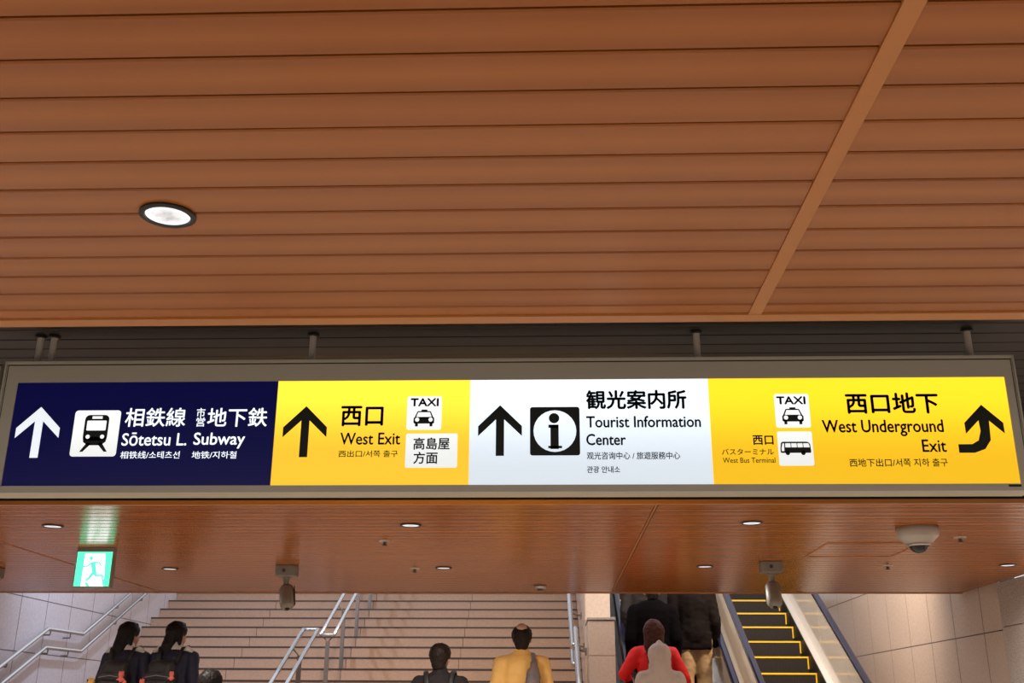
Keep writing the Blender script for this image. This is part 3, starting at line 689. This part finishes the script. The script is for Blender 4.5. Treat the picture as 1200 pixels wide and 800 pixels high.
def solid(mb, name, m, parent, vox, smooth=4, crumple=0.0, seed=0, cs=9.0):
    """fuse the overlapping volumes into one continuous smooth skin."""
    me = mb.mesh(name); o = bpy.data.objects.new('tmp', me); C.objects.link(o)
    r = o.modifiers.new('r', 'REMESH'); r.mode = 'VOXEL'; r.voxel_size = vox
    s = o.modifiers.new('s', 'SMOOTH'); s.iterations = smooth; s.factor = .5
    dg = bpy.context.evaluated_depsgraph_get(); ev = o.evaluated_get(dg)
    out = bpy.data.meshes.new_from_object(ev); out.name = name
    bpy.data.objects.remove(o); bpy.data.meshes.remove(me)
    if crumple:
        ns = [v.normal.copy() for v in out.vertices]
        for v, n in zip(out.vertices, ns):
            p = v.co; q = Vector((p.x * cs, p.y * cs, p.z * cs * 1.5 + seed * 7.3))
            v.co = p + n * crumple * (noise.noise(q) + .5 * noise.noise(q * 2.3))
    for p in out.polygons: p.use_smooth = True
    out.materials.clear(); out.materials.append(m)
    return link(name, out, None, parent)

def rotz(p, a, c=(0, 0)):
    x, y = p[0] - c[0], p[1] - c[1]
    return (c[0] + x * math.cos(a) - y * math.sin(a), c[1] + x * math.sin(a) + y * math.cos(a), p[2])

DEF_ARM = {'L': [(-.185, -.01, 1.37), (-.235, -.05, 1.09), (-.235, .06, .86)], 'R': [(.185, -.01, 1.37), (.235, -.05, 1.09), (.235, .06, .86)]}
def person(label, x, y, z, h, yaw=0.0, head_yaw=0.0, top=None, bottom=None, shoe=None, hair=None, arms=None, step=0.0,
           skirt=False, hood=False, hem=.86, bulk=1.0, collar=None, group=None, head_tilt=0.0):
    k = h / 1.70
    root = empty('person', (x, y, z), label, 'person', group, rz=yaw); root.scale = (k, k, k)
    A = {**DEF_ARM, **(arms or {})}
    # legs: the right foot may stand on the next step up
    lift = step
    legs = {'L': [(-.09, 0, .90), (-.10, .02, .48), (-.10, -.03, .09)],
            'R': [(.09, 0, .90), (.10, .06 + .30 * lift, .50 + .12 * lift), (.10, .30 * lift - .02, .09 + .15 * lift / k)]}
    B = MB()
    for s in 'LR':
        a, b, c = legs[s]; B.cap(a, b, .080, .052); B.cap(b, c, .052, .034)
        B.cap((c[0], c[1] - .03, c[2] - .05), (c[0], c[1] + .13, c[2] - .065), .032, .024)
    B.cap((-.07, 0, .93), (.07, 0, .93), .10, .10, 1, .85); B.cap((0, 0, .95), (0, 0, 1.12), .125, .12, 1, .75)
    B.cap((0, 0, 1.12), (0, -.01, 1.32), .13, .14, 1.05, .72); B.cap((-.13, -.01, 1.385), (.13, -.01, 1.385), .055, .055)
    B.cap((0, -.015, 1.40), (0, .0, 1.50), .060, .055)
    # head
    H = MB()
    def hp(p): return rotz(p, head_yaw, (0, .01))
    H.ell((0, .005, 1.605), .079, .096, .098); H.ell((0, .035, 1.555), .058, .064, .075); H.cap((0, .06, 1.505), (0, .07, 1.51), .032, .026)
    H.cap((0, .088, 1.60), (0, .108, 1.565), .009, .015); H.cap((-.028, .088, 1.53), (.028, .088, 1.53), .011, .011)
    H.ell((-.076, .0, 1.575), .012, .022, .033); H.ell((.076, .0, 1.575), .012, .022, .033)
    H.v = [hp(p) for p in H.v]; n = len(B.v); B.v += H.v; B.f += [tuple(i + n for i in q) for q in H.f]
    for s in 'LR':
        sg = -1 if s == 'L' else 1
        a, b, c = [Vector(q) for q in A[s]]
        B.cap(a, b, .046, .036); B.cap(b, c, .036, .026)
        d = (c - b).normalized(); side = d.cross(Vector((sg, 0, 0)));
        if side.length < .3: side = d.cross(Vector((0, 1, 0)))
        side.normalize(); nrm = d.cross(side).normalized()
        B.cap(c, c + d * .075, .027, .030, .75 if abs(d.z) > .6 else 1, 1)
        for q, (off, L) in enumerate(((-.027, .062), (-.009, .072), (.009, .068), (.027, .052))):
            p0 = c + d * .085 + side * off; p1 = p0 + d * L * .5 + nrm * .006; p2 = p1 + d * L * .4 + nrm * .02
            B.cap(p0, p1, .0095, .0085); B.cap(p1, p2, .0085, .0078)
        p0 = c + d * .03 - side * .028; p1 = p0 - side * .024 + d * .032; B.cap(p0, p1, .012, .010); B.cap(p1, p1 + d * .028, .010, .009)
    body = solid(B, 'body', SKIN, root, .0085, 3)
    ey = MB()
    for sx in (-.031, .031): ey.ell(hp((sx, .083, 1.605)), .011, .009, .008, 10)
    link('eyes', ey.mesh('eyes', True), EYE_W, body)
    # trousers or skirt
    T = MB()
    for s in 'LR':
        a, b, c = legs[s]
        if skirt: T.cap(a, (b[0] * 1.1, b[1], b[2] + .10), .11, .125)
        else:
            T.cap(a, b, .098 * bulk, .075 * bulk); T.cap(b, (c[0], c[1], c[2] + .03), .075 * bulk, .062 * bulk)
    T.cap((-.07, 0, .93), (.07, 0, .93), .118, .118, 1, .9)
    if skirt: T.cap((0, 0, .9), (0, 0, .60), .13, .20, 1, .75)
    solid(T, 'skirt' if skirt else 'trousers', bottom, root, .013, 4, .006, seed=x)
    for s in 'LR':
        c = legs[s][2]
        S = MB().cap((c[0], c[1] - .035, c[2] - .035), (c[0], c[1] + .15, c[2] - .05), .042, .034, 1, 1).box(c[0] - .042, c[0] + .042, c[1] - .08, c[1] + .19, c[2] - .092, c[2] - .07)
        solid(S, 'shoe', shoe, root, .012, 2)
    # jacket
    J = MB(); bb = bulk
    J.cap((0, -.005, hem + .17), (0, 0, 1.12), .158 * bb, .150 * bb, 1.08, .82); J.cap((0, 0, 1.12), (0, -.015, 1.31), .155 * bb, .162 * bb, 1.08, .78)
    J.cap((-.135, -.012, 1.375), (.135, -.012, 1.375), .070 * bb, .070 * bb); J.cap((0, -.015, 1.40), (0, -.008, 1.455), .082, .066)
    J.box(-.155 * bb, .155 * bb, -.105 * bb, .105 * bb, hem, hem + .18)
    for s in 'LR':
        a, b, c = [Vector(q) for q in A[s]]
        J.cap(a, b, .068 * bb, .058 * bb); J.cap(b, b + (c - b) * .93, .058 * bb, .046 * bb)
    if hood:
        HH = MB(); HH.ell((0, -.012, 1.60), .124, .135, .128); HH.cap((0, -.035, 1.67), (0, -.03, 1.715), .075, .036); HH.cap((0, -.03, 1.44), (0, -.03, 1.56), .120, .115)
        HH.v = [hp(p) for p in HH.v]
        n = len(J.v); J.v += HH.v; J.f += [tuple(i + n for i in q) for q in HH.f]
        hoodm = MB().ell((0, .075, 1.585), .072, .09, .10)     # the face opening is a shallow dark lining behind the face
    jk = solid(J, 'hooded_sweatshirt' if hood else 'jacket', top, root, .0125, 5, .006, seed=y, cs=13)
    if hood:                                                    # open the front of the hood for the face
        bm = bmesh.new(); bm.from_mesh(jk.data)
        dl = [v for v in bm.verts if v.co.y > .055 and 1.50 < v.co.z < 1.68 and abs(v.co.x) < .075]
        bmesh.ops.delete(bm, geom=dl, context='VERTS'); bm.to_mesh(jk.data); bm.free()
    if collar:
        cm = MB().cap((0, -.012, 1.44), (0, -.006, 1.475), .080, .068); cm.cap((-.07, -.03, 1.43), (.07, -.03, 1.43), .04, .04)
        solid(cm, 'collar', collar, jk, .012, 3)
    if hair: hair(root, hp)
    return root, k

def short_hair(m, bald=False, length=1.50):
    def f(root, hp):
        Hh = MB()
        if bald:
            Hh.ell((0, -.014, 1.612), .094, .108, .094); Hh.cap((0, -.045, 1.59), (0, -.040, length + .03), .080, .062, 1.05, .85)
            bp_ = MB().ell((0, -.062, 1.668), .050, .052, .044)
            link('bald_patch', bp_.mesh('bald_patch', True), SKIN2, root)
        else:
            Hh.ell((0, -.012, 1.622), .096, .110, .096); Hh.cap((0, -.045, 1.60), (0, -.040, length + .03), .080, .062, 1.05, .85)
            Hh.cap((-.03, .055, 1.68), (.03, .055, 1.68), .026, .026)
        Hh.v = [hp(p) for p in Hh.v]
        solid(Hh, 'hair', m, root, .009, 3, .007, seed=3, cs=45)
    return f
def long_hair(m, tip, wide=1.0, sx=0.0):
    def f(root, hp):
        Hh = MB(); Hh.ell((0, -.012, 1.622), .098, .112, .098)
        Hh.cap((0, -.05, 1.60), (sx * .4, -.085, 1.46), .078 * wide, .07 * wide, 1.08, .75)
        Hh.cap((sx * .4, -.085, 1.46), (sx, -.125, tip + .05), .075 * wide, .045 * wide, 1.1, .55)
        Hh.cap((-.03, .05, 1.68), (.03, .05, 1.68), .026, .026)
        for s in (-1, 1): Hh.cap((s * .072, -.01, 1.62), (s * .078, -.02, 1.50), .026, .022)
        Hh.v = [hp(p) for p in Hh.v]
        solid(Hh, 'hair', m, root, .010, 4, .006, seed=5, cs=30)
    return f

NAVY = mat('navy school jacket', (0.012, 0.013, 0.035), .7, bump=.3, bscale=300)
CHAR = mat('charcoal jacket', (0.022, 0.018, 0.018), .85, spec=.25, bump=.3, bscale=300)
BLACKC = mat('black coat', (0.0035, 0.003, 0.0035), .95, spec=.04)
BROWNB = mat('black brown padded jacket', (0.006, 0.0035, 0.003), .8, spec=.10)
YEL = mat('mustard yellow jacket', (0.95, 0.56, 0.16), .7, bump=.3, bscale=250)
RED = mat('bright red coat', (0.92, 0.012, 0.010), .65, bump=.2)
GREYH = mat('heather grey cotton', (0.68, 0.57, 0.49), .85, bump=.6, bscale=420)
KHAKI = mat('khaki cotton', (0.42, 0.27, 0.13), .8, var=.15)
DARKT = mat('dark trousers', (0.02, 0.02, 0.025), .8)
JEAN = mat('blue grey trousers', (0.05, 0.06, 0.09), .8)
SHOE = mat('dark leather', (0.02, 0.016, 0.014), .4)
WHITEC = mat('white cotton', (0.72, 0.68, 0.62), .7)
BPBLACK = mat('black backpack nylon', (0.016, 0.014, 0.014), .6, bump=.3, bscale=250)
BPGREY = mat('slate grey bag nylon', (0.10, 0.12, 0.14), .55, var=.5, vscale=(16, 16, 16), col2=(0.22, 0.13, 0.09))
STRAPG = mat('grey strap webbing', (0.24, 0.24, 0.25), .7)
LEATHER = mat('dark brown leather bag', (0.035, 0.018, 0.014), .3)
CH_Y = mat('yellow plush', (0.75, 0.42, 0.10), .9); CH_R = mat('coral plush', (0.75, 0.16, 0.13), .9); CH_W = mat('white plush', (0.8, 0.72, 0.65), .9)

# standing places: (tread height, y)
s1, _ = person('student in navy jacket with long dark hair, left of the two with black backpacks', -4.02, 10.34, EYE - .835, 1.63, yaw=-.12, head_yaw=-.55, top=NAVY, bottom=DARKT, shoe=SHOE,
       hair=long_hair(HAIR_BLACK, 1.28, 1.08, -.06), step=1, skirt=True, collar=WHITEC)
s2_, _ = person('student in navy jacket with long dark ponytail, right of the two with black backpacks', -3.56, 10.34, EYE - .835, 1.635, yaw=-.10, head_yaw=-.45, top=NAVY, bottom=DARKT, shoe=SHOE,
       hair=long_hair(HAIR_BLACK, 1.22, .92, -.08), step=1, skirt=True, collar=WHITEC)
person('person with short black hair whose head top shows at the bottom edge beside the students', -2.80, 9.06, EYE - 1.435, 1.75, top=CHAR, bottom=DARKT, shoe=SHOE, hair=short_hair(HAIR_BLACK), step=1)
dk, _ = person('man with short dark hair in a charcoal jacket climbing the stairs', -.965, 9.70, EYE - 1.135, 1.70, head_yaw=-.25, top=CHAR, bottom=DARKT, shoe=SHOE, hair=short_hair(HAIR_DARK), step=1, bulk=1.05, collar=CHAR)
ye, _ = person('balding man in a mustard yellow jacket climbing the stairs', -.255, 10.02, EYE - .985, 1.745, top=YEL, bottom=JEAN, shoe=SHOE, hair=short_hair(HAIR_DARK, bald=True), step=1, collar=YEL, bulk=1.04)
g_arm = {'L': [(-.185, -.01, 1.37), (-.27, -.03, 1.10), (-.25, .12, .92)], 'R': [(.185, -.01, 1.37), (.27, -.03, 1.10), (.25, .12, .92)]}
person('person in a heather grey hooded sweatshirt with the hood up on the left escalator', 1.074, 10.83, EYE - .964, 1.60, top=GREYH, bottom=JEAN, shoe=SHOE, hood=True, arms=g_arm, bulk=1.05)
r_arm = {'L': [(-.185, -.01, 1.37), (-.32, .02, 1.16), (-.262, .22, 1.13)], 'R': [(.185, -.01, 1.37), (.30, -.06, 1.12), (.34, .08, .93)]}
rw, _ = person('woman with long reddish brown hair in a bright red coat holding the escalator handrail', 1.056, 11.18, EYE - .762, 1.655, top=RED, bottom=DARKT, shoe=SHOE, hair=long_hair(HAIR_BROWN, 1.18, 1.36, -.01), arms=r_arm, hem=.72, bulk=1.06)
person('tall rider in a black coat ahead of the woman in red on the left escalator', 1.12, 11.88, EYE - .358, 1.74, top=BLACKC, bottom=DARKT, shoe=SHOE, hair=short_hair(HAIR_BLACK), hem=.62, bulk=1.22)
person('rider in a black brown padded jacket and khaki trousers on the left escalator', 1.60, 12.23, EYE - .156, 1.74, top=BROWNB, bottom=KHAKI, shoe=SHOE, hair=short_hair(HAIR_BLACK), hem=.80, bulk=1.16)
person('rider in dark clothes farthest up the left escalator', 1.30, 12.93, EYE + .248, 1.72, top=BLACKC, bottom=DARKT, shoe=SHOE, hair=short_hair(HAIR_BLACK), hem=.66, bulk=1.15)
person('rider in charcoal directly ahead of the tall rider in the black coat', 1.10, 12.58, EYE + .046, 1.66, top=CHAR, bottom=DARKT, shoe=SHOE, hair=short_hair(HAIR_DARK), hem=.7, bulk=1.1)

# white yoke stripes on the school jackets
for s in (s1, s2_):
    for sg in (-1, 1):
        m = MB().tube([(sg * .085, -.06, 1.452), (sg * .15, -.055, 1.448), (sg * .20, -.045, 1.42)], [.022, .026, .018], 10)
        link('yoke_stripe', m.mesh('yoke_stripe', True), WHITEC, s)

def backpack(p, label, m, x=0, z0=.93, w_=.30, hh=.42, charms=(), straps=(-1, 1), sm_=None, lean=0):
    r = empty('backpack', p.location, label, 'backpack', rz=p.rotation_euler.z); r.scale = p.scale
    b = MB(); 
    b.cap((x - w_ * .27, -.215, z0 + .09), (x - w_ * .22 + lean, -.20, z0 + hh - .08), .085, .075); b.cap((x + w_ * .27, -.215, z0 + .09), (x + w_ * .22 + lean, -.20, z0 + hh - .08), .085, .075)
    b.box(x - w_ * .5, x + w_ * .5, -.285, -.135, z0 + .02, z0 + hh * .7); b.cap((x - w_ * .2 + lean, -.20, z0 + hh - .08), (x + w_ * .2 + lean, -.20, z0 + hh - .08), .078, .078)
    solid(b, 'main_compartment', m, r, .013, 5, .008, seed=x + z0, cs=12)
    pk = MB().box(x - w_ * .36, x + w_ * .36, -.325, -.27, z0 + .04, z0 + hh * .5).cap((x - w_ * .28, -.29, z0 + hh * .5), (x + w_ * .28, -.29, z0 + hh * .5), .035, .035)
    solid(pk, 'front_pocket', m, r, .012, 4, .004, seed=x, cs=12)
    MB().tube([(x - w_ * .4, -.288, z0 + hh * .62), (x, -.302, z0 + hh * .66), (x + w_ * .4, -.288, z0 + hh * .62)], .004, 6).build('zip', STRAPG, r)
    for s in straps:
        MB().tube([(s * .09, -.17, z0 + hh - .03), (s * .115, -.09, 1.455), (s * .125, -.01, 1.475), (s * .125, .09, 1.42), (s * .13, .165, 1.25), (s * .16, .10, 1.08), (s * .13, -.13, z0 + .08)], .023, 8, .35).build('strap', sm_ or m, r, smooth=True)
    for (cx, cz, cm, cr) in charms:
        c = MB().ell((cx, -.315, cz), cr, cr * .8, cr * .9, 12).ell((cx, -.315, cz - cr * 1.5), cr * .8, cr * .7, cr, 12).cap((cx, -.31, cz + cr), (cx, -.30, cz + cr + .05), .004, .003)
        for sg in (-1, 1): c.ell((cx + sg * cr * .7, -.315, cz + cr * .8), cr * .3, cr * .25, cr * .35, 10).cap((cx + sg * cr * .7, -.315, cz - cr * 1.3), (cx + sg * cr * 1.3, -.32, cz - cr * 1.7), cr * .3, cr * .25)
        solid(c, 'plush_charm', cm, r, .007, 2)
    return r
backpack(s1, 'black backpack with a yellow plush charm on the left student', BPBLACK, charms=((-.17, 1.13, CH_Y, .035), (.13, 1.20, CH_R, .03), (.17, 1.12, CH_R, .022), (-.15, 1.05, CH_Y, .028)), x=-.0, z0=.90, hh=.44)
backpack(s2_, 'black backpack with coral and white plush charms on the right student', BPBLACK, charms=((-.16, 1.13, CH_R, .028), (-.18, 1.04, CH_W, .03), (.14, 1.04, CH_R, .04), (.13, 1.20, CH_R, .025)), x=-.03, z0=.90, hh=.44)
backpack(dk, 'dark backpack worn by the man in the charcoal jacket', BPBLACK, x=0, z0=.84, hh=.44)
# sling bag on the yellow jacket
r = empty('sling_bag', ye.location, 'slate grey sling bag on the right shoulder of the man in yellow', 'bag'); r.scale = ye.scale
b = MB().cap((.105, -.20, 1.29), (.10, -.215, .98), .058, .105, 1, .72).cap((.105, -.20, 1.32), (.115, -.18, 1.39), .04, .022)
solid(b, 'bag_body', BPGREY, r, .012, 4, .010, seed=2, cs=14)
solid(MB().cap((.11, -.275, 1.12), (.11, -.28, 1.0), .045, .055, 1, .5), 'pocket', BPGREY, r, .012, 3, .006, seed=4)
MB().tube([(.115, -.19, 1.34), (.105, -.145, 1.41), (.10, -.06, 1.455), (.09, .03, 1.455), (.06, .14, 1.35), (-.03, .17, 1.15), (-.16, .10, 1.0), (-.16, -.10, .93), (.02, -.19, .90)], .020, 8, .35).build('strap', STRAPG, r, smooth=True)
MB().tube([(.085, -.262, 1.18), (.10, -.275, 1.10), (.115, -.28, 1.02)], .004, 6).build('zip', STRAPG, r)
# shoulder bag of the woman in red
r = empty('shoulder_bag', rw.location, 'dark brown leather shoulder bag hanging at the right side of the woman in red', 'bag'); r.scale = rw.scale
solid(MB().cap((.10, -.20, 1.02), (.27, -.18, 1.02), .065, .065, 1, .6).cap((.10, -.20, .88), (.27, -.18, .88), .085, .085, 1, .6), 'bag_body', LEATHER, r, .012, 4, .008, seed=9)
MB().tube([(.10, -.20, 1.07), (.125, -.16, 1.25), (.12, -.09, 1.45), (.12, -.01, 1.465), (.14, .08, 1.40), (.24, .12, 1.2), (.30, -.05, 1.08), (.27, -.18, 1.05)], .010, 8, .6).build('strap', LEATHER, r, smooth=True)
MB().cap((.18, -.245, .97), (.18, -.25, .93), .012, .012).build('clasp', M['dot'], r)
